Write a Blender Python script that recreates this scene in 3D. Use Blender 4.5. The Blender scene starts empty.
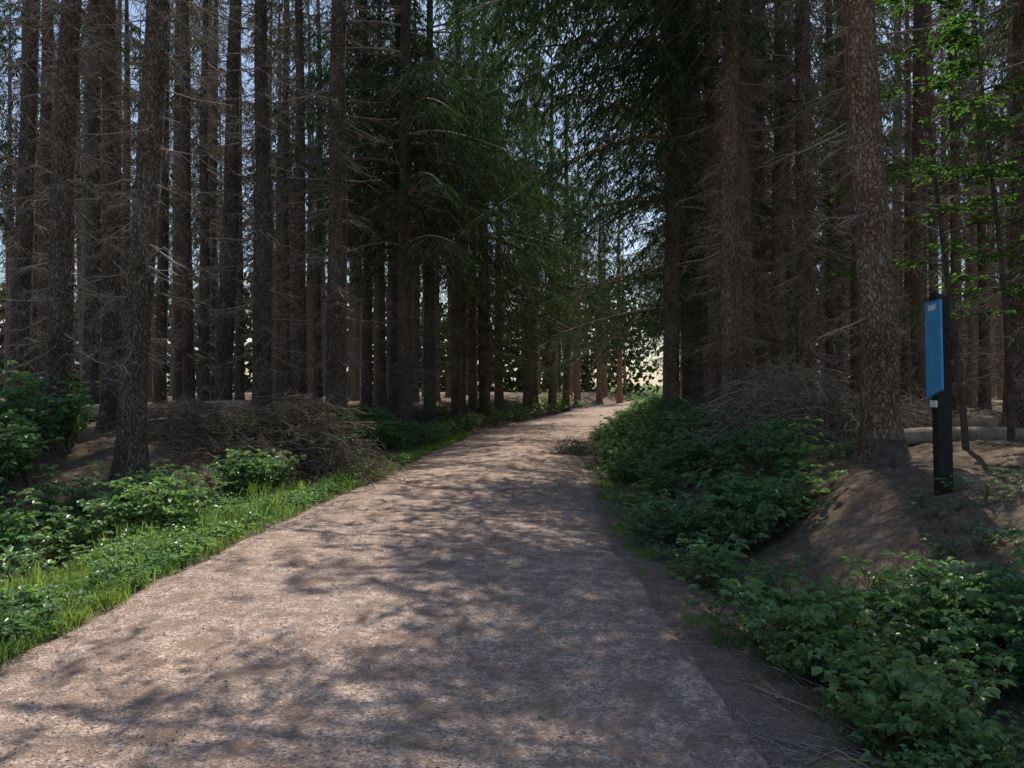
import bpy, math, random
import numpy as np
from mathutils import Vector, Matrix, Quaternion
rng=np.random.default_rng(7); random.seed(7)
scene=bpy.context.scene
F=800.0; CAMH=1.6
AZ=math.radians(12); EL=math.radians(57)

# ---------------------------------------------------------------- helpers
class MB:
    def __init__(s): s.V=[];s.F=[];s.n=0
    def add(s,V,Fc,mat=0,smooth=False):
        V=np.asarray(V,float).reshape(-1,3); Fc=np.asarray(Fc,int)
        s.V.append(V); s.F.append((Fc+s.n,mat,smooth)); s.n+=len(V)
    def merge(s,V,Flist):
        for Fc,m,sm in Flist: s.F.append((Fc+s.n,m,sm))
        s.V.append(V); s.n+=len(V)
    def arrays(s):
        return np.concatenate(s.V),s.F
    def mesh(s,name,mats):
        V=np.concatenate(s.V); me=bpy.data.meshes.new(name)
        loops=np.concatenate([f.ravel() for f,_,_ in s.F])
        tot=np.concatenate([np.full(len(f),f.shape[1]) for f,_,_ in s.F])
        mi=np.concatenate([np.full(len(f),m) for f,m,_ in s.F])
        sm=np.concatenate([np.full(len(f),x) for f,_,x in s.F])
        st=np.concatenate([[0],np.cumsum(tot)[:-1]])
        me.vertices.add(len(V)); me.vertices.foreach_set('co',V.astype(np.float32).ravel())
        me.loops.add(len(loops)); me.loops.foreach_set('vertex_index',loops.astype(np.int32))
        me.polygons.add(len(tot)); me.polygons.foreach_set('loop_start',st.astype(np.int32))
        me.polygons.foreach_set('loop_total',tot.astype(np.int32))
        me.polygons.foreach_set('material_index',mi.astype(np.int32))
        me.polygons.foreach_set('use_smooth',sm.astype(bool))
        for m in mats: me.materials.append(m)
        me.update(calc_edges=True); return me
def obj(name,me,coll=None,parent=None):
    o=bpy.data.objects.new(name,me); (coll or scene.collection).objects.link(o)
    if parent: o.parent=parent
    return o
def nrm(a): return a/np.maximum(np.linalg.norm(a,axis=-1,keepdims=True),1e-9)
def tubes(mb,P,R,s=3,mat=0,smooth=True):
    P=np.asarray(P,float);R=np.asarray(R,float);B,N,_=P.shape
    T=nrm(np.gradient(P,axis=1)); mt=nrm(T.mean(1))
    ref=np.where(np.abs(mt[:,2:3])<.8,np.array([[0,0,1.]]),np.array([[1.,0,0]]))[:,None,:]
    U=nrm(np.cross(T,ref));W=np.cross(T,U)
    a=np.arange(s)*2*math.pi/s
    V=P[:,:,None,:]+R[:,:,None,None]*(np.cos(a)[None,None,:,None]*U[:,:,None,:]+np.sin(a)[None,None,:,None]*W[:,:,None,:])
    b,n,k=np.meshgrid(np.arange(B),np.arange(N-1),np.arange(s),indexing='ij')
    i=lambda n_,k_:(b*N+n_)*s+(k_%s)
    Fc=np.stack([i(n,k),i(n,k+1),i(n+1,k+1),i(n+1,k)],-1).reshape(-1,4)
    mb.add(V.reshape(-1,3),Fc,mat,smooth)
def rhomb(mb,P,D,S,L,W,mat=1):
    B=len(P);L=L[:,None];W=W[:,None]
    V=np.stack([P,P+D*L*.45+S*W*.5,P+D*L,P+D*L*.45-S*W*.5],1)
    mb.add(V.reshape(-1,3),np.arange(B*4).reshape(B,4),mat)
def leaves(mb,P,D,N,L,W,mat=0,fold=.25):
    S=nrm(np.cross(D,N));N=nrm(np.cross(S,D));B=len(P);L=L[:,None];W=W[:,None]
    up=N*W*fold; dn=-N*L*.12
    V=np.stack([P,P+D*L*.3+S*W*.5+up,P+D*L*.68+S*W*.38+up,P+D*L+dn,P+D*L*.68-S*W*.38+up,P+D*L*.3-S*W*.5+up],1)
    o=np.arange(B)[:,None]*6
    mb.add(V.reshape(-1,3),np.concatenate([o+np.array([[0,1,2,3]]),o+np.array([[0,3,4,5]])]),mat)
def snoise(x,y,s,seed=0):
    r=np.random.default_rng(seed); o=0
    for i in range(5):
        a=r.uniform(0,6.28);f=s*(1+.6*i);p=r.uniform(0,6.28,2)
        o=o+np.sin((x*math.cos(a)+y*math.sin(a))*f+p[0])*np.cos((-x*math.sin(a)+y*math.cos(a))*f*.8+p[1])/(1+.5*i)
    return o/2.5

# ---------------------------------------------------------------- layout
YT=[-20,0,3.3,4.7,7,9.4,13.3,19.4,27.8,37,46,61,80,120,400]
XL=[-3.4,-3.1,-3.1,-3.05,-2.95,-2.8,-2.36,-1.9,-1.0,1.2,3.2,6.7,13,32,200]
XR=[1.2,1.2,1.2,1.13,1.1,1.05,1.38,1.65,3.06,4.9,6.9,10.6,17.5,37,206]
def sm(t): t=np.clip(t,0,1); return t*t*(3-2*t)
def xl(y): return (np.interp(y,YT,XL)+np.interp(y-1.5,YT,XL)+np.interp(y+1.5,YT,XL))/3
def xr(y): return (np.interp(y,YT,XR)+np.interp(y-1.5,YT,XR)+np.interp(y+1.5,YT,XR))/3
def h(x,y):
    x=np.asarray(x,float);y=np.asarray(y,float)
    Ld=xl(y)-x; Rd=x-xr(y)
    near=1-sm((y-8)/5)
    hl=near*(-.22*sm((Ld-.8)/.8)+.95*sm((Ld-1.8)/3.2))+(1-near)*(.85*sm((Ld-.5)/2.2))
    hl=np.where(Ld>0,hl,0)
    nearR=1-sm((y-9)/5)
    hr=nearR*(-.16*sm((Rd-.1)/.9)+.86*sm((Rd-.9)/2.2)+.15*sm((Rd-3)/3))+(1-nearR)*(.8*sm((Rd-.3)/2.6))
    hr=np.where(Rd>0,hr,0)
    off=np.clip(np.maximum(Ld,Rd),0,2)/2
    fade=1-.6*sm((y-70)/60)
    z=(hl+hr)*fade+off*(.10*snoise(x,y,.55,3)+.05*snoise(x,y,2.1,4))
    z=z+.012*snoise(x,y,2.6,9)+.02*snoise(x,y,.7,10)
    mid=(x-(xl(y)+xr(y))/2)
    z=z+np.where((Ld<0)&(Rd<0),.03*(1-(mid/2.1)**2),0)
    return z

# ---------------------------------------------------------------- materials
def mat(name):
    m=bpy.data.materials.new(name);m.use_nodes=True;nt=m.node_tree
    return m,nt,nt.nodes['Principled BSDF'],nt.nodes['Material Output']
def N(nt,t,**k):
    n=nt.nodes.new(t)
    for a,b in k.items():
        if a in n.inputs: n.inputs[a].default_value=b
        else: setattr(n,a,b)
    return n
def ramp(nt,fac,stops):
    r=nt.nodes.new('ShaderNodeValToRGB');e=r.color_ramp.elements
    while len(e)<len(stops): e.new(.5)
    for i,(p,c) in enumerate(stops): e[i].position=p;e[i].color=(*c,1)
    nt.links.new(fac,r.inputs[0]);return r.outputs[0]
def mix(nt,f,a,b,mode='MIX'):
    m=nt.nodes.new('ShaderNodeMix');m.data_type='RGBA';m.blend_type=mode
    for s,v in ((m.inputs[0],f),(m.inputs[6],a),(m.inputs[7],b)):
        if hasattr(v,'links'): nt.links.new(v,s)
        elif isinstance(v,(tuple,list)): s.default_value=(*v,1)
        else: s.default_value=v
    return m.outputs[2]
def noise(nt,co,scale,det=4,rough=.6,dist=0):
    n=N(nt,'ShaderNodeTexNoise',Scale=scale,Detail=det,Roughness=rough,Distortion=dist);nt.links.new(co,n.inputs['Vector']);return n.outputs[0]
def bump(nt,b,hgt,st,dist):
    n=N(nt,'ShaderNodeBump',Strength=st,Distance=dist);nt.links.new(hgt,n.inputs['Height']);nt.links.new(n.outputs[0],b.inputs['Normal'])
def mapping(nt,sc,kind='Object'):
    t=nt.nodes.new('ShaderNodeTexCoord');m=nt.nodes.new('ShaderNodeMapping');m.inputs['Scale'].default_value=sc
    nt.links.new(t.outputs[kind],m.inputs[0]);return m.outputs[0]
def leafmat(name,cols,trans=.45,rough=.5,spec=.4,patch=None,matte=False,tint=(1.8,2.0,1.0)):
    m,nt,b,out=mat(name)
    g=nt.nodes.new('ShaderNodeNewGeometry')
    k=len(cols);c=ramp(nt,g.outputs['Random Per Island'],[(i/max(k-1,1),x) for i,x in enumerate(cols)])
    if patch:
        t=nt.nodes.new('ShaderNodeTexCoord')
        c=mix(nt,ramp(nt,noise(nt,t.outputs['Object'],patch,2),[(.38,(0,0,0)),(.62,(1,1,1))]),c,mix(nt,1.0,c,(1.4,1.2,.85),'MULTIPLY'))
    if matte:
        nt.nodes.remove(b);b=nt.nodes.new('ShaderNodeBsdfDiffuse');nt.links.new(c,b.inputs[0])
    else:
        nt.links.new(c,b.inputs['Base Color']);b.inputs['Roughness'].default_value=rough
        b.inputs['Specular IOR Level'].default_value=spec
    if trans:
        tr=nt.nodes.new('ShaderNodeBsdfTranslucent')
        tc=mix(nt,1.0,c,tint,'MULTIPLY');nt.links.new(tc,tr.inputs[0])
        ms=nt.nodes.new('ShaderNodeMixShader');ms.inputs[0].default_value=trans
        nt.links.new(b.outputs[0],ms.inputs[1]);nt.links.new(tr.outputs[0],ms.inputs[2]);nt.links.new(ms.outputs[0],out.inputs[0])
    else: nt.links.new(b.outputs[0],out.inputs[0])
    return m
M_needle=leafmat('spruce_needles',[(.028,.052,.028),(.048,.085,.042),(.085,.125,.06)],.22,matte=True,tint=(1.5,1.7,1.0))
M_needleF=leafmat('spruce_needles_far',[(.035,.06,.03),(.055,.09,.045),(.085,.12,.055)],0,matte=True)
M_bramble=leafmat('bramble_leaves',[(.075,.15,.09),(.10,.195,.095),(.15,.25,.115),(.10,.20,.125)],.42,.35,.7,patch=.8)
M_grass=leafmat('grass_blades',[(.12,.19,.07),(.16,.24,.09),(.20,.28,.12),(.11,.18,.075)],.45,matte=True,patch=1.5,tint=(1.7,1.9,1.1))
M_beech=leafmat('broad_leaves',[(.05,.11,.04),(.07,.14,.04),(.09,.16,.055)],.5,matte=True)
M_far=leafmat('distant_leaves',[(.025,.038,.02),(.055,.075,.035),(.09,.115,.055)],.2,matte=True,tint=(1.3,1.5,1.0))  # muted dark greens for the distant woodland leaves
M_dry=leafmat('dry_needles',[(.24,.18,.12),(.42,.33,.22),(.17,.12,.08)],0,matte=True)
M_twig=leafmat('dead_twigs',[(.15,.12,.095),(.30,.25,.20),(.42,.35,.28)],0,matte=True)
def barkmat(name,a,b_,c_):
    m,nt,b,out=mat(name)
    co=mapping(nt,(1,1,.45))
    oi=nt.nodes.new('ShaderNodeObjectInfo')
    v=N(nt,'ShaderNodeTexVoronoi',Scale=24.0);v.feature='DISTANCE_TO_EDGE'
    nz=N(nt,'ShaderNodeTexNoise',Scale=11.0,Detail=3.0);nt.links.new(co,nz.inputs['Vector'])
    ad=nt.nodes.new('ShaderNodeVectorMath');ad.operation='MULTIPLY_ADD';nt.links.new(nz.outputs['Color'],ad.inputs[0]);ad.inputs[1].default_value=(.16,.16,.16);nt.links.new(co,ad.inputs[2])
    nt.links.new(ad.outputs[0],v.inputs['Vector'])
    n1=noise(nt,co,2.2,4,.7);n2=noise(nt,co,40,2,.7)
    c=ramp(nt,n1,[(.3,a),(.5,b_),(.7,c_)])
    c=mix(nt,.5,c,ramp(nt,v.outputs[0],[(0,(.2,.18,.16)),(.18,(1,1,1))]),'MULTIPLY')
    c=mix(nt,.85,c,ramp(nt,n2,[(.3,(.45,.43,.42)),(.7,(1.4,1.36,1.32))]),'MULTIPLY')
    c=mix(nt,oi.outputs['Random'],mix(nt,1.0,c,(.85,.9,.92),'MULTIPLY'),mix(nt,1.0,c,(1.15,1.04,.96),'MULTIPLY'))
    nt.links.new(c,b.inputs['Base Color']);b.inputs['Roughness'].default_value=.92;b.inputs['Specular IOR Level'].default_value=.15
    hh=mix(nt,.5,ramp(nt,v.outputs[0],[(0,(0,0,0)),(.15,(1,1,1))]),n2)
    bump(nt,b,hh,1.0,.05)
    return m
def barkfar(name,a,c_):
    m,nt,b,out=mat(name);co=mapping(nt,(1,1,.4));oi=nt.nodes.new('ShaderNodeObjectInfo')
    c=ramp(nt,noise(nt,co,9,3,.8),[(.32,a),(.68,c_)])
    c=mix(nt,oi.outputs['Random'],mix(nt,1.0,c,(.8,.85,.9),'MULTIPLY'),mix(nt,1.0,c,(1.25,1.05,.95),'MULTIPLY'))
    nt.nodes.remove(b);d=nt.nodes.new('ShaderNodeBsdfDiffuse');nt.links.new(c,d.inputs[0]);nt.links.new(d.outputs[0],out.inputs[0]);return m
M_bark=barkmat('spruce_bark',(.115,.093,.075),(.20,.168,.138),(.29,.255,.22))
M_barkR=barkmat('spruce_bark_reddish',(.165,.118,.086),(.29,.215,.16),(.37,.295,.23))
M_barkF=barkfar('spruce_bark_far',(.13,.10,.078),(.28,.23,.185))
M_barkRF=barkfar('spruce_bark_reddish_far',(.17,.12,.085),(.34,.255,.19))
def plain(name,c1,c2,sc=20,rough=.9):
    m,nt,b,out=mat(name);co=mapping(nt,(1,1,1));n=noise(nt,co,sc,3)
    nt.links.new(ramp(nt,n,[(.3,c1),(.7,c2)]),b.inputs['Base Color']);b.inputs['Roughness'].default_value=rough;b.inputs['Specular IOR Level'].default_value=.2
    return m
M_wood=plain('cut_wood',(.30,.20,.11),(.45,.33,.2),14)
M_stem=leafmat('green_stems',[(.06,.08,.035),(.12,.10,.06)],0,matte=True)

def groundmat():
    m,nt,b,out=mat('forest_floor')
    co=mapping(nt,(1,1,1))
    n1=noise(nt,co,.9,4,.6);n2=noise(nt,co,14,5,.75);n3=noise(nt,co,70,3,.8);n4=noise(nt,co,3,4,.7)
    c=ramp(nt,n2,[(.28,(.115,.08,.055)),(.5,(.30,.22,.16)),(.72,(.48,.385,.29))])
    c=mix(nt,ramp(nt,n4,[(.42,(0,0,0)),(.6,(.7,.7,.7))]),c,mix(nt,n2,(.09,.058,.036),(.29,.19,.12)))
    c=mix(nt,ramp(nt,n1,[(.55,(0,0,0)),(.72,(.5,.5,.5))]),c,mix(nt,n3,(.05,.075,.025),(.11,.14,.05)))
    at=nt.nodes.new('ShaderNodeAttribute');at.attribute_name='gravel'
    grav=ramp(nt,n3,[(.3,(.175,.13,.10)),(.52,(.32,.245,.195)),(.75,(.46,.37,.31))])
    c=mix(nt,at.outputs['Fac'],c,grav)
    at2=nt.nodes.new('ShaderNodeAttribute');at2.attribute_name='meadow'
    c=mix(nt,at2.outputs['Fac'],c,(.10,.14,.04))
    c=mix(nt,.7,c,ramp(nt,n3,[(.25,(.45,.45,.45)),(.75,(1.4,1.4,1.4))]),'MULTIPLY')
    nt.links.new(c,b.inputs['Base Color']);b.inputs['Roughness'].default_value=.95;b.inputs['Specular IOR Level'].default_value=.1
    bump(nt,b,mix(nt,.5,n2,n3),1.0,.06);return m
def pathmat():
    m,nt,b,out=mat('gravel_path')
    co=mapping(nt,(1,1,1))
    n1=noise(nt,co,.8,3,.6);nm=noise(nt,co,3.5,5,.75);n2=noise(nt,co,22,5,.8)
    v=N(nt,'ShaderNodeTexVoronoi',Scale=75.0);nt.links.new(co,v.inputs['Vector'])
    c=ramp(nt,v.outputs['Color'],[(.1,(.28,.205,.165)),(.5,(.46,.355,.295)),(.9,(.69,.575,.50))])
    c=mix(nt,.85,c,ramp(nt,n2,[(.3,(.38,.36,.35)),(.7,(1.5,1.46,1.42))]),'MULTIPLY')
    c=mix(nt,ramp(nt,nm,[(.44,(0,0,0)),(.6,(.85,.85,.85))]),c,mix(nt,n2,(.14,.09,.065),(.40,.29,.225)))
    c=mix(nt,ramp(nt,n1,[(.35,(0,0,0)),(.7,(.7,.7,.7))]),c,mix(nt,1.0,c,(1.12,1.0,.92),'MULTIPLY'))
    nt.links.new(c,b.inputs['Base Color']);b.inputs['Roughness'].default_value=.93;b.inputs['Specular IOR Level'].default_value=.15
    hh=mix(nt,.5,v.outputs['Distance'],n2);hh=mix(nt,.3,hh,nm)
    bump(nt,b,hh,1.0,.03);return m
M_ground=groundmat();M_path=pathmat()

# ---------------------------------------------------------------- ground
def grid(xs,ys):
    X,Y=np.meshgrid(xs,ys);nx=len(xs);ny=len(ys)
    j,i=np.meshgrid(np.arange(ny-1),np.arange(nx-1),indexing='ij')
    a=(j*nx+i).ravel();return X,Y,np.stack([a,a+1,a+nx+1,a+nx],-1)
def span(*seg):
    o=[]
    for a,b,d in seg: o.append(np.arange(a,b-1e-6,d))
    return np.concatenate(o+[[seg[-1][1]]])
xs=span((-400,-80,20),(-80,-24,3),(-24,-9,.5),(-9,9,.1),(9,24,.5),(24,80,3),(80,400,20))
ys=span((-30,-4,2),(-4,2,.3),(2,16,.1),(16,34,.25),(34,80,.8),(80,130,4),(130,600,30))
X,Y,Fc=grid(xs,ys);Z=h(X,Y)
Ld=xl(Y)-X;Rd=X-xr(Y);ins=np.minimum(-Ld,-Rd)
Z=Z-.06*sm(ins/.25)
Z=Z+.012*rng.standard_normal(Z.shape)*(np.clip(-ins,0,1)>.2)*(Y<34)
mb=MB();mb.add(np.stack([X,Y,Z],-1),Fc,0,True)
me=mb.mesh('ground',[M_ground]);g=obj('ground',me)
gr=1-sm((-ins-.05+.25*snoise(X,Y,3,21))/.55)
a=me.attributes.new('gravel','FLOAT','POINT');a.data.foreach_set('value',gr.ravel().astype(np.float32))
md=sm((np.hypot(X,Y)-72)/8)
a=me.attributes.new('meadow','FLOAT','POINT');a.data.foreach_set('value',md.ravel().astype(np.float32))
ys2=span((-8,2,.4),(2,16,.08),(16,34,.2),(34,110,.8));us=np.linspace(0,1,56)
U,Yp=np.meshgrid(us,ys2)
eL=xl(Yp)+.12*snoise(Yp,Yp*0,2.2,31)+.05*snoise(Yp,Yp*0,9,32);eR=xr(Yp)+.12*snoise(Yp,Yp*0+5,2.0,33)+.05*snoise(Yp,Yp*0,8,34)
Xp=eL+(eR-eL)*U
Zp=h(Xp,Yp)+.004;edge=np.minimum(U,1-U)
Zp=Zp-.035*(1-sm(edge/.04))+.006*snoise(Xp,Yp,6,35)
for rc in (.27,.72): Zp=Zp-.018*np.exp(-((U-rc)/.06)**2)
nx=len(us);j,i=np.meshgrid(np.arange(len(ys2)-1),np.arange(nx-1),indexing='ij');a_=(j*nx+i).ravel()
mb=MB();mb.add(np.stack([Xp,Yp,Zp],-1),np.stack([a_,a_+1,a_+nx+1,a_+nx],-1),0,True)
obj('gravel_path',mb.mesh('gravel_path',[M_path]))

# ---------------------------------------------------------------- spruce generator
def spruce(seed,H=24,r0=.2,crown0=9.,Lmax=2.7,dead=(1.3,10.),ndead=90,n2=16,n3=6,gap=.42,bark=None,keep=.85,keeptop=None,deadL=1.5,tsz=1.,sub=9,ndl=None,zt=11.5,azr=(0,6.283)):
    r=np.random.default_rng(seed);mb=MB()
    z=np.concatenate([[-.6,-.1,.05,.2,.45,.9],np.linspace(1.6,H,18)])
    rad=r0*np.clip(1-z/H,0.02,1)**.8
    rad=rad*(1+.55*np.exp(-np.clip(z,0,9)/.22))
    wob=np.stack([.05*np.sin(z*.35+seed)+.02*np.sin(z*1.1),.05*np.cos(z*.3+2*seed),z],-1)
    wob[:,:2]-=wob[1,:2]
    s=12;a=np.arange(s)*2*math.pi/s
    fl=1+.16*np.sin(a*3+seed)[None]*np.exp(-np.clip(z,0,9)/.25)[:,None]+.03*r.standard_normal((len(z),s))
    V=wob[:,None,:]+np.stack([np.cos(a)[None]*rad[:,None]*fl,np.sin(a)[None]*rad[:,None]*fl,np.zeros((len(z),s))],-1)
    n,k=np.meshgrid(np.arange(len(z)-1),np.arange(s),indexing='ij')
    mb.add(V,np.stack([n*s+k,n*s+(k+1)%s,(n+1)*s+(k+1)%s,(n+1)*s+k],-1).reshape(-1,4),0,True)
    tx=lambda zz:np.stack([np.interp(zz,z,wob[:,0]),np.interp(zz,z,wob[:,1]),zz],-1)
    B=ndead
    if B:
        zb=r.uniform(dead[0],dead[1],B);az=r.uniform(0,6.283,B)
        L=r.uniform(.25,1,B)**1.3*deadL*(.55+.45*(zb-dead[0])/(dead[1]-dead[0]))
        t=np.linspace(0,1,5)[None,:]
        dr=np.stack([np.cos(az),np.sin(az)],-1);dp=r.uniform(.15,.55,B)
        P=np.zeros((B,5,3));P[:,:,:2]=tx(zb)[:,None,:2]+dr[:,None,:]*(L[:,None]*t)[...,None]
        P[:,:,2]=zb[:,None]+L[:,None]*(-dp[:,None]*t+.12*t*t)
        P+=r.normal(0,.02,P.shape)*(t[...,None]);
        tubes(mb,P,(.011+.004*L)[:,None]*(1.05-.8*t),3,2)
        m=sub;idx=np.repeat(np.arange(B),m);tt=r.uniform(.2,1,B*m);sd=np.where(r.random(B*m)<.5,-1,1)
        f=tt*4;i0=np.clip(f.astype(int),0,3);w=(f-i0)[:,None];q=P[idx,i0]*(1-w)+P[idx,i0+1]*w
        ang=az[idx]+sd*r.uniform(.6,1.2,B*m);l=r.uniform(.15,.5,B*m)*L[idx]*(1.2-tt)+.08
        D=np.stack([np.cos(ang),np.sin(ang),r.uniform(-.7,.05,B*m)],-1)
        ts=np.linspace(0,1,3)[None,:,None]
        Q=q[:,None,:]+D[:,None,:]*l[:,None,None]*ts;Q[:,:,2]-=(l[:,None]*.3*ts[...,0]**2);Q+=r.normal(0,.012,Q.shape)*ts
        tubes(mb,Q,np.full((B*m,3),.0045)*(1.2-ts[...,0]),3,2)
        if sub>5:
            k=3;id2=np.repeat(np.arange(B*m),k);f=r.uniform(.3,1,len(id2));q2=Q[id2,0]+(Q[id2,2]-Q[id2,0])*f[:,None]
            D2=nrm(D[id2]+r.normal(0,.7,(len(id2),3)));S2=nrm(r.normal(0,1,D2.shape))
            rhomb(mb,q2,D2,S2,r.uniform(.06,.2,len(id2)),np.full(len(id2),.008),2)
    zb=[];zz=crown0
    if keeptop is None: keeptop=keep
    while zz<H-.3:
        clump=.5+1.0*r.random()
        for _ in range(r.integers(4,7)):
            kp=keep+(keeptop-keep)*min(1,max(0,(zz-zt)/1.5))
            if r.random()<kp*clump: zb.append(zz+r.uniform(-.12,.12))
        zz+=gap*r.uniform(.8,1.3)
    zb=np.array(zb);B=len(zb);az=r.uniform(azr[0],azr[1],B)
    fr=np.clip((H-zb)/(H-crown0),0,1)
    L=Lmax*fr**.6*r.uniform(.6,1.15,B)*np.where(fr>.93,.8,1)+.15
    dp=r.uniform(.25,.6,B)*(.4+.8*fr)
    t=np.linspace(0,1,8)[None,:]
    dr=np.stack([np.cos(az),np.sin(az)],-1);cv=r.normal(0,.12,B)
    P=np.zeros((B,8,3));tg=np.stack([-dr[:,1],dr[:,0]],-1)
    P[:,:,:2]=tx(zb)[:,None,:2]+dr[:,None,:]*(L[:,None]*t*.95)[...,None]+tg[:,None,:]*(L[:,None]*cv[:,None]*t*t)[...,None]
    P[:,:,2]=zb[:,None]+L[:,None]*(.15*t-dp[:,None]*2.0*t*t*.6+dp[:,None]*.45*t**3)
    tubes(mb,P,(.012+.008*L)[:,None]*(1.05-.9*t),3,2)
    idx=np.repeat(np.arange(B),n2);tt=np.tile(np.linspace(.14,1,n2),B)+r.normal(0,.02,B*n2);tt=np.clip(tt,.1,1)
    f=tt*7;i0=np.clip(f.astype(int),0,6);w=(f-i0)[:,None]
    q=P[idx,i0]*(1-w)+P[idx,i0+1]*w
    sd=np.where(np.arange(B*n2)%2==0,-1,1);an=r.uniform(.75,1.25,B*n2)
    D=np.zeros((B*n2,3));D[:,:2]=dr[idx]*np.cos(an)[:,None]+tg[idx]*(sd*np.sin(an))[:,None]
    l=(L[idx]*.34*(1.12-tt)*np.minimum(1,tt*3.5)+.14)*r.uniform(.7,1.25,B*n2)
    l=np.where(r.random(B*n2)<.12,0.05,l)
    droop=r.uniform(.5,1.6,B*n2)
    ts=np.linspace(0,1,4)[None,:]
    Q=q[:,None,:]+D[:,None,:]*(l[:,None]*ts)[...,None];Q[:,:,2]-=l[:,None]*droop[:,None]*(ts**1.6)
    S_=nrm(np.cross(Q[:,3]-Q[:,0],r.normal(0,1,(B*n2,3))));rhomb(mb,Q[:,0],nrm(Q[:,3]-Q[:,0]),S_,np.linalg.norm(Q[:,3]-Q[:,0],axis=1),np.full(B*n2,.012),2)
    M=B*n2;k=n3
    id2=np.repeat(np.arange(M),k*2);s2=np.tile(np.repeat(np.linspace(.08,1,k),2),M)+r.normal(0,.03,M*k*2);s2=np.clip(s2,0,1)
    f=s2*3;i0=np.clip(f.astype(int),0,2);w=(f-i0)[:,None]
    q2=Q[id2,i0]*(1-w)+Q[id2,i0+1]*w;T=nrm(Q[id2,i0+1]-Q[id2,i0])
    S=nrm(np.cross(T,np.array([0,0,1.])))*np.tile([-1,1],M*k)[:,None]
    D2=nrm(T*.9+S*r.uniform(.2,1.0,len(id2))[:,None]+np.array([0,0,-.45])*r.uniform(0,1.6,len(id2))[:,None]+r.normal(0,.15,S.shape))
    S2=nrm(np.cross(D2,r.normal(0,1,D2.shape)+np.array([0,0,1.2])))
    LL=r.uniform(.09,.2,len(id2))*(.75+.5*np.clip(l[id2]*2,0,1))*tsz
    rhomb(mb,q2,D2,S2,LL,r.uniform(.02,.036,len(id2))*tsz,1)
    return mb.mesh('spruce_tree_mesh',[bark or M_bark,ndl or M_needle,M_twig])
kw=dict(n2=14,n3=5,tsz=1.25,gap=.5,zt=13,keeptop=.06)
ST=[spruce(s,H=20+s%3,crown0=9+1.0*(s%4),Lmax=1.85+.15*(s%3),ndead=110,sub=7,keep=.5,deadL=1.7,**kw) for s in range(1,5)]
STR=[spruce(s,H=20+s%2,crown0=8+s%3,Lmax=2.0,ndead=150,dead=(.9,9.5),deadL=2.1,bark=M_barkR,keep=.5,**kw) for s in range(11,13)]
SD=[spruce(s,H=18,crown0=13,Lmax=1.3,ndead=200,dead=(.9,13),deadL=2.2,bark=bk,n2=10,n3=3,tsz=1.5,keep=.12,gap=.6) for s,bk in ((15,M_barkR),(16,M_barkR),(17,M_bark))]
kf=dict(n2=8,n3=3,tsz=2.1,keep=.55,gap=.6,ndl=M_needleF,zt=15,keeptop=.12)
SF=[spruce(s,H=20+s%2,crown0=7.5+1.3*(s%3),Lmax=1.9,ndead=60,sub=4,bark=M_barkF,**kf) for s in range(31,34)]
SFR=[spruce(s,H=20+s%2,crown0=6.5+1.3*(s%3),Lmax=2.0,ndead=90,sub=5,deadL=2.,bark=M_barkRF,**kf) for s in range(35,37)]
ED=[spruce(s,H=H,crown0=c,Lmax=L,ndead=50,dead=(.9,c+1),n2=24,n3=7,gap=.42,deadL=1.8,keep=.85,keeptop=kt,tsz=1.0,zt=13) for s,c,L,H,kt in ((21,2.6,4.8,23,.2),(22,3.8,3.6,20,.2),(23,6.0,3.6,20,.15))]
EH=[spruce(s,H=22,crown0=7.6,Lmax=5.6,ndead=110,sub=7,n2=28,n3=9,gap=gp,keep=kp,keeptop=.08,tsz=1.4,bark=bk,zt=12,azr=ar) for s,bk,gp,ar,kp in ((25,M_bark,.85,(0,6.28),.8),(26,M_barkR,1.5,(1.9,4.4),.75),(29,M_barkR,1.5,(1.8,4.5),.75))]
EC=spruce(28,H=26,crown0=5.2,Lmax=5.2,ndead=60,sub=7,dead=(1,7),n2=30,n3=9,gap=.55,keep=.8,keeptop=.12,tsz=1.05,bark=M_bark,zt=12.5)

# ---------------------------------------------------------------- trees
placed=[]
def tree(me,x,y,dia=.4,lean=0,coll=None,name='spruce_tree',hs=None,rot=None,leany=0):
    o=obj(name,me,coll);s=dia/.4
    o.location=(x,y,float(h(x,y))-.03)
    r_=rot if rot is not None else random.uniform(0,6.28)
    q=Quaternion((0,1,0),lean)@Quaternion((1,0,0),leany)@Quaternion((0,0,1),r_)
    o.rotation_mode='QUATERNION';o.rotation_quaternion=q
    hz=hs or random.uniform(.9,1.12)
    o.scale=(s,s,hz)
    placed.append((x,y));return o
hero=[(18,13.5,.34,8),(56,11.2,.36,8),(92,16,.34,6),(112,13,.34,2),(131,10.7,.38,20),(160,21,.32,5),(178,26,.34,3),
 (204,21,.32,4),(223,16.0,.36,9),(240,27,.32,0),(262,15.5,.38,4),(286,24,.32,2),(300,20,.34,0),(338,16.8,.46,-3),
 (318,28,.32,0),(367,24,.32,0),(382,27,.34,0),(405,22,.42,3),(430,25,.40,3),(456,28.5,.42,3),(473,33,.36,0),(486,34,.36,0),(500,37,.44,0),
 (527,40,.5,0),(552,44,.5,0),(566,48,.44,0)]
for u,y,d,l in hero:
    x=(u-512)/F*y
    me=EC if u==405 else EH[0] if u in (430,500) else (SD[2] if u in (112,204,240,300,56,262) else random.choice(ST))
    tree(me,x,y,d,math.atan((l+random.uniform(-2,2))/400.),hs=1.0 if u in(405,) else None)
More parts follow.
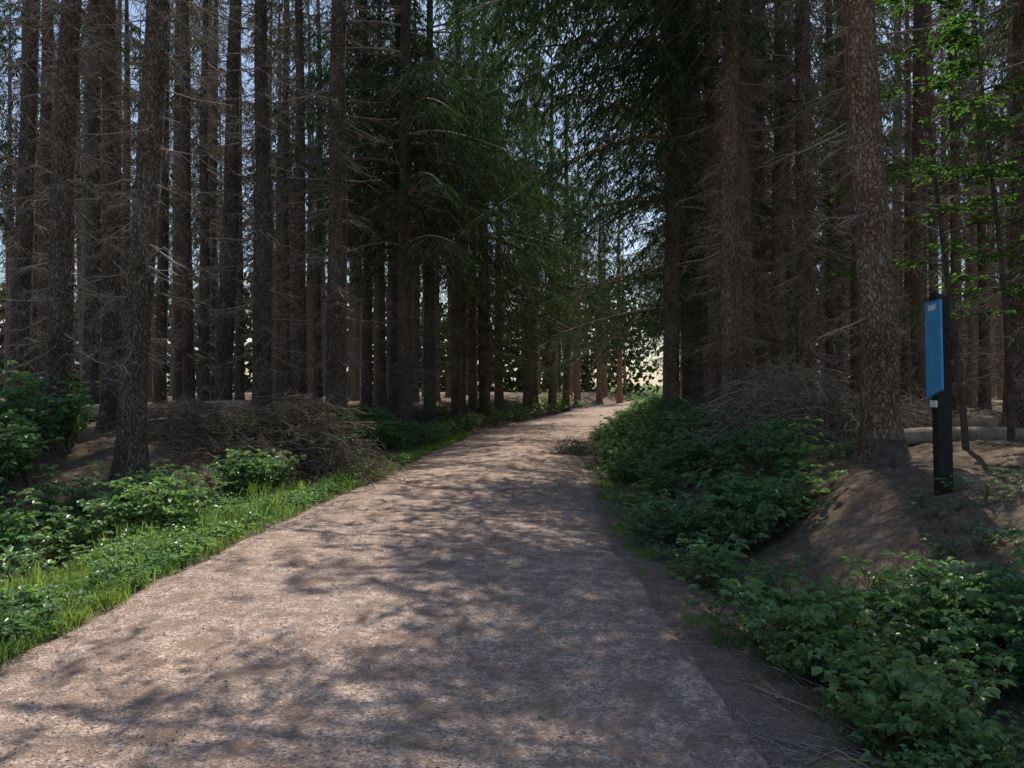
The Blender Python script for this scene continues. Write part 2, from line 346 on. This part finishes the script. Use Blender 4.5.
heroR=[(716,17,.40,-4),(746,15.5,.44,-7),(733,13.2,.38,-5),(764,21,.36,-5),(808,14.5,.38,-6),(832,22,.34,-5),(881,9.5,.44,-20),(919,17,.30,-3),(957,19,.28,-8),
 (1021,12,.46,-3),(985,25,.34,0),(790,27,.34,0),(862,28,.34,2),(1060,17,.4,0),(900,33,.34,0)]
for u,y,d,l in heroR:
    x=(u-512)/F*y
    tree(EH[1] if u in (716,881) else EH[2] if u in (733,746) else (SD[u%2] if u in (808,832,919,957,764,1021,1060) else random.choice(STR)),x,y,d,math.atan(l/400.),hs=1.0 if u in(716,746,881,733) else None,rot={716:.25,746:-.2,733:.1,881:-.05}.get(u))
tree(ED[0],5.0,22.5,.46,0,hs=1.0); tree(ED[0],6.4,28,.46,0,hs=1.0);tree(ED[1],9.2,37,.44,0); tree(ED[0],11.0,46,.44,0)
tree(EC,3.75,18.8,.40,0,hs=1.0,rot=1.5);tree(EC,-1.9,29.5,.42,0,hs=1.0,rot=4)
tree(ED[2],-3.6,24.6,.42,0.02); tree(ED[0],-1.2,33.5,.42,0);tree(ED[1],1.2,44,.46,0);tree(ED[2],10.2,14.0,.36,0);tree(ED[1],9.0,9.0,.40,0)
tree(ED[2],16.5,56,.44,0);tree(SF[0],4.5,55,.5,0);tree(SFR[0],9.3,69,.5,0);tree(SFR[1],7,64,.5,0)
dist=bpy.data.collections.new('distant_spruce_forest')
nf=0
for _ in range(9000):
    y=random.uniform(9,84);x=random.uniform(-.69*y-2,.69*y+2)
    if y>62 and not(1<x<26): continue
    Lv=float(xl(y))-x;Rv=x-float(xr(y))
    if Lv<(3.2 if y<36 else 1.8) and Rv<(3.4 if y<36 else 2.0): continue
    if y<15 and abs(x)<.66*y: continue
    u=512+F*x/y
    if y<22 and u<512 and random.random()<.6: continue
    md_=2.2 if y<40 else 2.9
    if any((x-a)**2+(y-b)**2<md_**2 for a,b in placed): continue
    far=y>38
    if y<28: me=random.choice(STR+SD[:2] if x>3 else ST+SD[2:]*3)
    else: me=random.choice(SFR if x>3 else SF)
    if max(Lv,Rv)<3.2 and random.random()<.3 and 26<y<50: me=random.choice(ED[1:])
    tree(me,x,y,random.uniform(.28,.40),random.uniform(-.015,.015),coll=dist if far else None,leany=random.uniform(-.015,.015));nf+=1
print('forest',nf)
e=bpy.data.objects.new('distant_spruce_forest',None);e.instance_type='COLLECTION';e.instance_collection=dist;scene.collection.objects.link(e)

# ---------------------------------------------------------------- undergrowth
def bramble(seed,hgt=.55,spread=.5,ns=9,leaf=.07,nl=10):
    r=np.random.default_rng(seed);mb=MB()
    az=r.uniform(0,6.28,ns);L=r.uniform(.5,1.1,ns)*spread;H=r.uniform(.5,1.1,ns)*hgt
    t=np.linspace(0,1,6)[None,:]
    P=np.zeros((ns,6,3));P[:,:,0]=np.cos(az)[:,None]*L[:,None]*t**1.3;P[:,:,1]=np.sin(az)[:,None]*L[:,None]*t**1.3
    P[:,:,2]=H[:,None]*(1.7*t-.75*t*t)-.03
    tubes(mb,P,np.full((ns,6),.004)*(1.2-t*.8),3,0)
    idx=np.repeat(np.arange(ns),nl);tt=r.uniform(.25,1,ns*nl);f=tt*5;i0=np.clip(f.astype(int),0,4);w=(f-i0)[:,None]
    q=P[idx,i0]*(1-w)+P[idx,i0+1]*w
    ang=r.uniform(0,6.28,len(q));pd=r.uniform(.04,.12,len(q))
    pe=q+np.stack([np.cos(ang)*pd,np.sin(ang)*pd,pd*.5],-1)
    tubes(mb,np.stack([q,pe],1),np.full((len(q),2),.0018),3,0)
    for da,s in ((0,1.),(1.25,.85),(-1.25,.85)):
        a=ang+da+r.normal(0,.15,len(q))
        D=nrm(np.stack([np.cos(a),np.sin(a),r.uniform(-.45,.15,len(q))],-1))
        Nn=nrm(np.array([0,0,1.])+r.normal(0,.3,D.shape))
        l=r.uniform(.7,1.3,len(q))*leaf*s
        leaves(mb,pe,D,Nn,l,l*.68,1)
    return mb.arrays()
def grasst(seed,n=16,hgt=.14):
    r=np.random.default_rng(seed);mb=MB()
    b=np.stack([r.normal(0,.035,n),r.normal(0,.035,n),np.full(n,-.01)],-1);az=r.uniform(0,6.28,n);hh=r.uniform(.5,1.2,n)*hgt
    lean=r.uniform(.1,.9,n);dr=np.stack([np.cos(az),np.sin(az),0*az],-1);S=np.stack([-np.sin(az),np.cos(az),0*az],-1)
    w=r.uniform(.002,.0045,n)[:,None]
    p1=b+dr*(lean*hh*.25)[:,None]+np.array([0,0,1.])*(hh*.6)[:,None];p2=b+dr*(lean*hh*.9)[:,None]+np.array([0,0,1.])*(hh*(1-.35*lean))[:,None]
    V=np.stack([b-S*w,b+S*w,p1+S*w,p1-S*w,p2],1);o=np.arange(n)[:,None]*5
    mb.add(V.reshape(-1,3),o+np.array([[0,1,2,3]]),1);mb.F.append((o+np.array([[3,2,4]]),1,False))
    return mb.arrays()
def herb(seed,leaf=.05,n=14,hgt=.12):
    r=np.random.default_rng(seed);mb=MB()
    az=r.uniform(0,6.28,n);rr=r.uniform(.02,.12,n);q=np.stack([np.cos(az)*rr,np.sin(az)*rr,r.uniform(.25,1,n)*hgt],-1)
    tubes(mb,np.stack([np.array([[0,0,-.02]])+q*0,q],1),np.full((n,2),.0015),3,0)
    D=nrm(np.stack([np.cos(az),np.sin(az),r.uniform(-.3,.4,n)],-1));l=r.uniform(.6,1.2,n)*leaf
    leaves(mb,q,D,nrm(np.array([0,0,1.])+r.normal(0,.3,D.shape)),l,l*.6,1);return mb.arrays()
def scatter(name,temps,pts,scales,mats,tilt=.15):
    mb=MB()
    for (x,y),s in zip(pts,scales):
        V,Fl=temps[rng.integers(len(temps))];a=rng.uniform(0,6.28);c,sn=math.cos(a),math.sin(a)
        R=np.array([[c,-sn,0],[sn,c,0],[0,0,1]]);W=(V@R.T)*s
        W[:,0]+=W[:,2]*rng.normal(0,tilt);W[:,1]+=W[:,2]*rng.normal(0,tilt)
        mb.merge(W+np.array([x,y,float(h(x,y))]),Fl)
    return obj(name,mb.mesh(name,mats))
def pts(n,fy,fl,side):
    out=[]
    for _ in range(n):
        y=fy();l=fl(y)
        x=float(xl(y))-l if side<0 else float(xr(y))+l
        out.append((x,y))
    return out
U_=random.uniform
BR=[bramble(40+i,hgt=.5,spread=.42,leaf=.065,ns=7) for i in range(6)]
BT=[bramble(50+i,hgt=1.0,spread=.4,ns=7,leaf=.09,nl=14) for i in range(4)]
GR=[grasst(60+i) for i in range(8)];HB=[herb(70+i) for i in range(6)]
GT=[grasst(90+i,n=22,hgt=.26) for i in range(4)]
cl=lambda x,y,sc,sd:float(snoise(np.array(x),np.array(y),sc,sd))
P=[p for p in pts(640,lambda:3.5+17*random.random()**1.2,lambda y:U_(.9,4.6 if y<11 else 2.0),-1) if cl(p[0],p[1],1.2,41)>.02]
scatter('bramble_thicket',BR,P,[U_(.5,1.3) for _ in P],[M_stem,M_bramble])
P=[p for p in pts(60,lambda:U_(6,12),lambda y:U_(1.8,5),-1) if p[0]/p[1]<-.54]
scatter('elder_shrubs',BT,P,[U_(.5,1.15) for _ in P],[M_stem,M_bramble])
P=[p for p in pts(150,lambda:U_(15,55),lambda y:U_(.25,1.8),-1) if cl(p[0],p[1],.8,47)>-.2]
scatter('bramble_thicket',BR,P,[U_(.5,1.3) for _ in P],[M_stem,M_bramble])
P=[p for p in pts(520,lambda:U_(7.2,26),lambda y:U_(.2,2.4),1)]
P=[p for p in P if not(p[1]<9.6 and p[0]>3.0) and cl(p[0],p[1],1.3,48)>-.15]
scatter('bramble_thicket',BR,P,[U_(.45,1.35)*(.7 if p[0]-float(xr(p[1]))<.6 else 1) for p in P],[M_stem,M_bramble])
P=[p for p in pts(290,lambda:U_(3.2,7.0),lambda y:U_(.4,3.0),1) if cl(p[0],p[1],1.9,43)>-.12 and p[0]<1.8+.62*(7.2-p[1])]
scatter('bramble_thicket',BR,P,[U_(.35,1.05) for _ in P],[M_stem,M_bramble])
P=[p for p in pts(110,lambda:U_(26,60),lambda y:U_(.25,2.2),1) if cl(p[0],p[1],.8,49)>-.2]
scatter('bramble_thicket',BR,P,[U_(.6,1.3) for _ in P],[M_stem,M_bramble])
P=[p for p in pts(5200,lambda:3.5+22*random.random()**1.7,lambda y:U_(-.08,1.05)*(1 if y<14 else .6),-1) if cl(p[0],p[1],3,44)>-.25]
scatter('grass_verge',GR,P,[U_(.4,1.3) for _ in P],[M_stem,M_grass])
P=[p for p in pts(420,lambda:3.8+12*random.random()**1.4,lambda y:U_(.2,1.3),-1) if cl(p[0],p[1],2.4,52)>0]
scatter('tall_grass',GT,P,[U_(.6,1.5) for _ in P],[M_stem,M_grass])
P=[p for p in pts(2200,lambda:3.5+14*random.random()**1.4,lambda y:U_(.0,1.2),-1) if cl(p[0],p[1],2.2,51)>-.1]
scatter('ground_ivy',HB,P,[U_(.4,1.5) for _ in P],[M_stem,M_bramble])
P=[p for p in pts(1100,lambda:3.3+14*random.random()**1.4,lambda y:abs(random.gauss(.6,.45)),1) if cl(p[0],p[1],2,45)>0]
scatter('grass_verge',GR,P,[U_(.4,.9) for _ in P],[M_stem,M_grass])
P=[p for p in pts(1000,lambda:3.3+8*random.random(),lambda y:U_(.15,4),1) if cl(p[0],p[1],1.5,50)>.1]
scatter('ground_ivy',HB,P,[U_(.5,1.2) for _ in P],[M_stem,M_bramble])
P=[(U_(-24,24),U_(10,45)) for _ in range(1100)]
P=[p for p in P if (float(xl(p[1]))-p[0]>.5 or p[0]-float(xr(p[1]))>.5) and cl(p[0],p[1],.6,46)>.15]
scatter('forest_floor_herbs',HB+GR,P,[U_(1,2.4) for _ in P],[M_stem,M_grass])

# litter
mb=MB();n=9500
yy=3.3+26*rng.random(n)**1.8;side=rng.random(n)<.42
xx=np.where(side,xl(yy)-rng.exponential(1.2,n)+.35,xr(yy)+rng.exponential(1.5,n)-.4)
k=1300;xx[:k]=rng.uniform(-3,1.1,k)
an=rng.uniform(0,6.28,n);l=rng.uniform(.02,.13,n);l[n-260:]=rng.uniform(.2,.8,260);xx[n-260:]+=np.where(side[n-260:],-.5,.6)
l[:k]=rng.uniform(.012,.05,k)
t=np.linspace(-.5,.5,4)
PX=xx[:,None]+np.cos(an)[:,None]*l[:,None]*t+rng.normal(0,.004,(n,4));PY=yy[:,None]+np.sin(an)[:,None]*l[:,None]*t+rng.normal(0,.004,(n,4))
PZ=h(PX,PY)+.014
tubes(mb,np.stack([PX,PY,PZ],-1),np.repeat((.0012+.006*np.minimum(l,.7))[:,None],4,1),4,0)
obj('forest_litter',mb.mesh('forest_litter',[M_twig]))
mb=MB();n=2400;yy=3.3+9*rng.random(n)**1.5;xx=rng.uniform(0,1,n)*(xr(yy)-xl(yy)+.5)+xl(yy)-.25
oct_=np.array([[1,0,0],[-1,0,0],[0,1,0],[0,-1,0],[0,0,1],[0,0,-1]],float);of=np.array([[0,2,4],[2,1,4],[1,3,4],[3,0,4],[2,0,5],[1,2,5],[3,1,5],[0,3,5]])
r_=rng.uniform(.004,.013,n);V=oct_[None]*r_[:,None,None]*rng.uniform(.6,1.2,(n,6,1))*np.array([1,1,.6])
V=V+np.stack([xx,yy,h(xx,yy)+.006],-1)[:,None,:]
mb.add(V.reshape(-1,3),(np.arange(n)[:,None,None]*6+of[None]).reshape(-1,3),0)
M_stone=plain('pebbles',(.22,.18,.16),(.45,.40,.37),3);obj('loose_pebbles',mb.mesh('loose_pebbles',[M_stone]))

# ---------------------------------------------------------------- brush piles / logs
def brush(name,cx,cy,rx,ry,hh,n,len_=(.6,1.8),dry=.5,mats=None,rad=.008):
    mb=MB();r=rng
    b=np.stack([cx+r.normal(0,rx*.5,n),cy+r.normal(0,ry*.5,n),np.zeros(n)],-1)
    dd=np.hypot((b[:,0]-cx)/rx,(b[:,1]-cy)/ry);b[:,2]=h(b[:,0],b[:,1])+r.uniform(.0,1,n)*hh*np.exp(-dd*dd*.9)
    az=r.normal(.2,.7,n)+np.where(r.random(n)<.5,0,math.pi);l=r.uniform(*len_,n);t=np.linspace(-.5,.5,7)[None,:]
    D=np.stack([np.cos(az),np.sin(az),r.normal(0,.2,n)],-1)
    P=b[:,None,:]+D[:,None,:]*(l[:,None]*t)[...,None];P[:,:,2]-=(l[:,None]*.5*t*t);P+=r.normal(0,.02,P.shape)
    P[:,:,2]=np.maximum(P[:,:,2],h(P[:,:,0],P[:,:,1])+.01)
    tubes(mb,P,r.uniform(.4,1.4,n)[:,None]*rad*(1.1-(t+.5)*.8),4,0)
    k=9;idx=np.repeat(np.arange(n),k);j=r.integers(1,7,len(idx));q=P[idx,j]
    D2=nrm(D[idx]+r.normal(0,.6,(len(idx),3)));l2=r.uniform(.12,.45,len(idx));ts=np.linspace(0,1,3)[None,:,None]
    Q=q[:,None,:]+D2[:,None,:]*l2[:,None,None]*ts;Q[:,:,2]-=(.25*l2[:,None]*ts[...,0]**2)
    tubes(mb,Q,np.full((len(idx),3),.0035),3,0)
    m=int(len(idx)*dry*5);i2=r.integers(0,len(idx),m);f=r.random(m)[:,None];p=Q[i2,0]*(1-f)+Q[i2,2]*f
    D3=nrm(D2[i2]+r.normal(0,.6,(m,3)));rhomb(mb,p,D3,nrm(r.normal(0,1,(m,3))),r.uniform(.04,.12,m),np.full(m,.012),1)
    return obj(name,mb.mesh(name,mats or [M_twig,M_dry]))
M_darktwig=leafmat('dark_twigs',[(.10,.08,.06),(.25,.20,.15),(.16,.12,.09)],0,matte=True)  # a darker brown than the other dead twigs
brush('brush_pile',-3.4,13.2,1.0,.6,1.4,260,len_=(.5,1.4),mats=[M_darktwig,M_dry],dry=.7,rad=.011)
brush('brush_pile',-4.6,12.3,1.0,.7,.8,130,len_=(.5,1.4),mats=[M_darktwig,M_dry],dry=.7)
brush('dead_branch_heap',4.1,12.2,1.0,.7,1.25,190,dry=1.6)
brush('dead_branch_heap',5.7,12.3,1.0,.5,.7,100,dry=1.0)
brush('dead_branch_heap',1.45,18.3,.45,.35,.4,50,len_=(.3,.9),mats=[M_darktwig,M_darktwig],dry=.3)
brush('dead_branch_heap',-7.5,19,3.5,1.2,.45,90,dry=.3)
brush('dead_branch_heap',7.5,15.5,3,1.2,.4,110,dry=.5)
def log(name,p0,p1,r,cut=True):
    par=bpy.data.objects.new(name,None);scene.collection.objects.link(par)
    mb=MB();p0=np.array(p0,float);p1=np.array(p1,float);t=np.linspace(0,1,12)
    P=p0+(p1-p0)*t[:,None];P[:,2]+=.02*np.sin(t*9)
    tubes(mb,P[None],(r*(1-.25*t)*(1+.05*np.sin(t*23)))[None],12,0)
    obj('log_bark',mb.mesh('log_bark',[M_logbark]),parent=par)
    mb=MB()
    d=nrm(p1-p0);uu=nrm(np.cross(d,[0,0,1.]));w=np.cross(d,uu);a=np.arange(12)*2*math.pi/12
    for c,rr,sg in ((P[0],r,-1),(P[-1],r*.75,1)):
        ring=c+d*sg*.003+rr*.97*(np.cos(a)[:,None]*uu+np.sin(a)[:,None]*w)
        V=np.concatenate([ring,[c+d*sg*.006]]);mb.add(V,np.array([[i,(i+1)%12,12] for i in range(12)]),0)
    obj('cut_ends',mb.mesh('cut_ends',[M_wood]),parent=par)
M_logbark=barkfar('log_bark_sunlit',(.22,.165,.12),(.42,.34,.26))  # sunlight on the logs painted in as a lighter bark colour
def gz(x,y,o): return (x,y,float(h(x,y))+o)
log('fallen_log',gz(-3.45,12.3,.28),gz(-4.9,13.6,.30),.075)
log('fallen_log',gz(-9.3,15.4,.2),gz(-4.9,15.0,.34),.15)
log('fallen_log',gz(-9.5,22,.15),gz(-5.2,21,.15),.13)
log('fallen_log',gz(5.2,10.9,.12),gz(9.4,11.6,.14),.12)
log('fallen_log',gz(5.6,12.2,.14),gz(9.8,13.4,.16),.14)
mb=MB();zz=np.array([-.3,0,.08,.2,.3]);a=np.arange(16)*2*math.pi/16
P=np.zeros((5,16,3));rd=np.array([.27,.24,.2,.175,.17])
for i in range(5):
    rr=rd[i]*(1+.1*np.sin(a*4+1)+.03*rng.standard_normal(16));P[i,:,0]=np.cos(a)*rr;P[i,:,1]=np.sin(a)*rr;P[i,:,2]=zz[i]
n,k=np.meshgrid(np.arange(4),np.arange(16),indexing='ij')
mb.add(P,np.stack([n*16+k,n*16+(k+1)%16,(n+1)*16+(k+1)%16,(n+1)*16+k],-1).reshape(-1,4),0,True)
V=np.concatenate([P[4]+[0,0,.002],[[0,0,.31]]]);mb.add(V,np.array([[i,(i+1)%16,16] for i in range(16)]),1)
M_stump=plain('dark_brown_wood',(.045,.035,.028),(.14,.11,.085),9)  # plain dark brown, for the stump and the sapling stems
o=obj('tree_stump',mb.mesh('tree_stump',[M_stump,M_stump]));o.location=gz(4.2,8.9,0)

# ---------------------------------------------------------------- trail marker post
def bevbox(name,size,loc,m,parent,bev=.006,taper=None,slant=0,slanty=0):
    import bmesh
    bm=bmesh.new();bmesh.ops.create_cube(bm,size=1)
    for v in bm.verts:
        v.co.x*=size[0];v.co.y*=size[1];v.co.z*=size[2]
        if v.co.z>0: v.co.z+=slant*v.co.x
        if v.co.z<0: v.co.z+=slanty*v.co.y
    bmesh.ops.bevel(bm,geom=bm.edges[:],offset=bev,segments=2,affect='EDGES')
    me=bpy.data.meshes.new(name);bm.to_mesh(me);bm.free();me.materials.append(m)
    o=obj(name,me,parent=parent);o.location=loc;return o
M_post=plain('dark_stained_wood',(.012,.011,.010),(.035,.032,.028),18,.6)
m,nt,b,out=mat('blue_sign_paint')
co=mapping(nt,(1,1,1));nz=noise(nt,co,12,4);nt.links.new(ramp(nt,nz,[(.3,(.04,.26,.5)),(.7,(.08,.38,.64))]),b.inputs['Base Color']);b.inputs['Roughness'].default_value=.4;M_blue=m
M_white=plain('white_paint',(.6,.6,.58),(.8,.8,.78),20,.5)
px,py=3.885,7.2
sp=bpy.data.objects.new('trail_sign_post',None);scene.collection.objects.link(sp);sp.location=gz(px,py,0);sp.rotation_euler=(0,math.radians(-1.2),math.radians(-7))
bevbox('post',(.13,.12,2.15),(0,0,.70),M_post,sp,.01,slant=-.35)
bevbox('sign_board',(.022,.34,.84),(-.077,-.06,1.30),M_blue,sp,.006,slanty=-.25)
bevbox('pictogram',(.004,.16,.05),(-.090,-.06,1.66),M_white,sp,.001)
bevbox('arrow_plate',(.02,.13,.06),(-.076,-.02,.80),M_white,sp,.003)

# ---------------------------------------------------------------- broadleaf saplings
def broadleaf(seed,H=7,nb=26,leaf=.08,L0=2.0):
    r=np.random.default_rng(seed);mb=MB()
    z=np.linspace(-.3,H,14);P=np.stack([.15*np.sin(z*.6+seed),.12*np.cos(z*.5)-.12,z],-1)
    tubes(mb,P[None],(.05*(1-z/H*.9))[None],8,0)
    zb=r.uniform(1.6,H*.95,nb);az=r.uniform(0,6.28,nb);L=L0*r.uniform(.5,1.1,nb)*(1.15-zb/H);t=np.linspace(0,1,7)[None,:]
    dr=np.stack([np.cos(az),np.sin(az)],-1);Q=np.zeros((nb,7,3))
    c=np.stack([np.interp(zb,z,P[:,0]),np.interp(zb,z,P[:,1])],-1)
    Q[:,:,:2]=c[:,None]+dr[:,None]*(L[:,None]*t)[...,None];Q[:,:,2]=zb[:,None]+L[:,None]*(.35*t-.4*t*t);Q+=r.normal(0,.02,Q.shape)*t[...,None]
    tubes(mb,Q,.012*(1.1-t)*np.ones((nb,1)),4,0)
    m=11;idx=np.repeat(np.arange(nb),m);tt=r.uniform(.15,1,nb*m);f=tt*6;i0=np.clip(f.astype(int),0,5);w=(f-i0)[:,None];q=Q[idx,i0]*(1-w)+Q[idx,i0+1]*w
    an=az[idx]+np.where(r.random(nb*m)<.5,-1,1)*r.uniform(.5,1.1,nb*m);D=np.stack([np.cos(an),np.sin(an),r.uniform(-.3,.2,nb*m)],-1);l=r.uniform(.2,.6,nb*m)
    R2=np.stack([q,q+D*l[:,None]],1);tubes(mb,R2,np.full((nb*m,2),.003),3,0)
    k=9;id2=np.repeat(np.arange(nb*m),k);f=r.uniform(.1,1.05,len(id2))[:,None];p=R2[id2,0]*(1-f)+R2[id2,1]*f
    a=an[id2]+np.where(r.random(len(id2))<.5,-1,1)*r.uniform(.3,1.2,len(id2));DD=nrm(np.stack([np.cos(a),np.sin(a),r.uniform(-.6,.1,len(id2))],-1))
    ll=r.uniform(.6,1.2,len(id2))*leaf
    leaves(mb,p,DD,nrm(np.array([0,0,1.])+r.normal(0,.25,DD.shape)),ll,ll*.62,1)
    return mb.mesh('broadleaf_mesh',[M_stump,M_beech])
BL=[broadleaf(81),broadleaf(82,H=6,L0=1.8)]
tree(BL[0],5.6,9.9,.36,-.05,name='beech_sapling',hs=.9);tree(BL[1],6.6,10.6,.4,-.03,name='beech_sapling',hs=1.0);tree(BL[0],4.9,18.5,.36,0,name='beech_sapling',hs=.7)

# ---------------------------------------------------------------- far woodland edge beyond the stand
mb=MB();n=42000
th=rng.uniform(-.85,.85,n);rr=rng.uniform(76,96,n);cx=np.sin(th)*rr;cy=np.cos(th)*rr
hm=10+4.0*snoise(cx,cy,.12,61)+2.5*snoise(cx,cy,.5,62)
z=rng.random(n)**.85*np.clip(hm,2,18)
kp=(cx<xl(cy)-2)|(cx>xr(cy)+2);cx,cy,z=cx[kp],cy[kp],z[kp];n=len(z)
Dv=nrm(rng.normal(0,1,(n,3)));Nv=nrm(rng.normal(0,1,(n,3)));ll=rng.uniform(.35,1.0,n)
leaves(mb,np.stack([cx,cy,z],-1),Dv,Nv,ll,ll*.6,0)
obj('distant_woodland',mb.mesh('distant_woodland',[M_far]))

# ---------------------------------------------------------------- light, world, camera
w=bpy.data.worlds.new('World');scene.world=w;w.use_nodes=True;nt=w.node_tree
sky=nt.nodes.new('ShaderNodeTexSky');sky.sky_type='NISHITA';sky.sun_disc=False;sky.sun_elevation=EL;sky.sun_rotation=AZ
bg=nt.nodes['Background'];bg.inputs[1].default_value=.15;nt.links.new(sky.outputs[0],bg.inputs[0])
sd=bpy.data.lights.new('sun','SUN');sd.energy=5;sd.angle=math.radians(.45);sd.color=(1,.95,.87)
so=bpy.data.objects.new('sun',sd);scene.collection.objects.link(so)
s=Vector((math.sin(AZ)*math.cos(EL),math.cos(AZ)*math.cos(EL),math.sin(EL)));so.rotation_mode='QUATERNION';so.rotation_quaternion=s.to_track_quat('Z','Y')
cd=bpy.data.cameras.new('camera');cd.sensor_width=36;cd.lens=36*F/1024;cd.clip_end=2000;cd.clip_start=.05
co=bpy.data.objects.new('camera',cd);scene.collection.objects.link(co);co.location=(0,0,CAMH+.02);co.rotation_euler=(math.radians(90),0,0)
scene.camera=co
scene.view_settings.view_transform='Standard';scene.view_settings.look='None';scene.view_settings.exposure=0
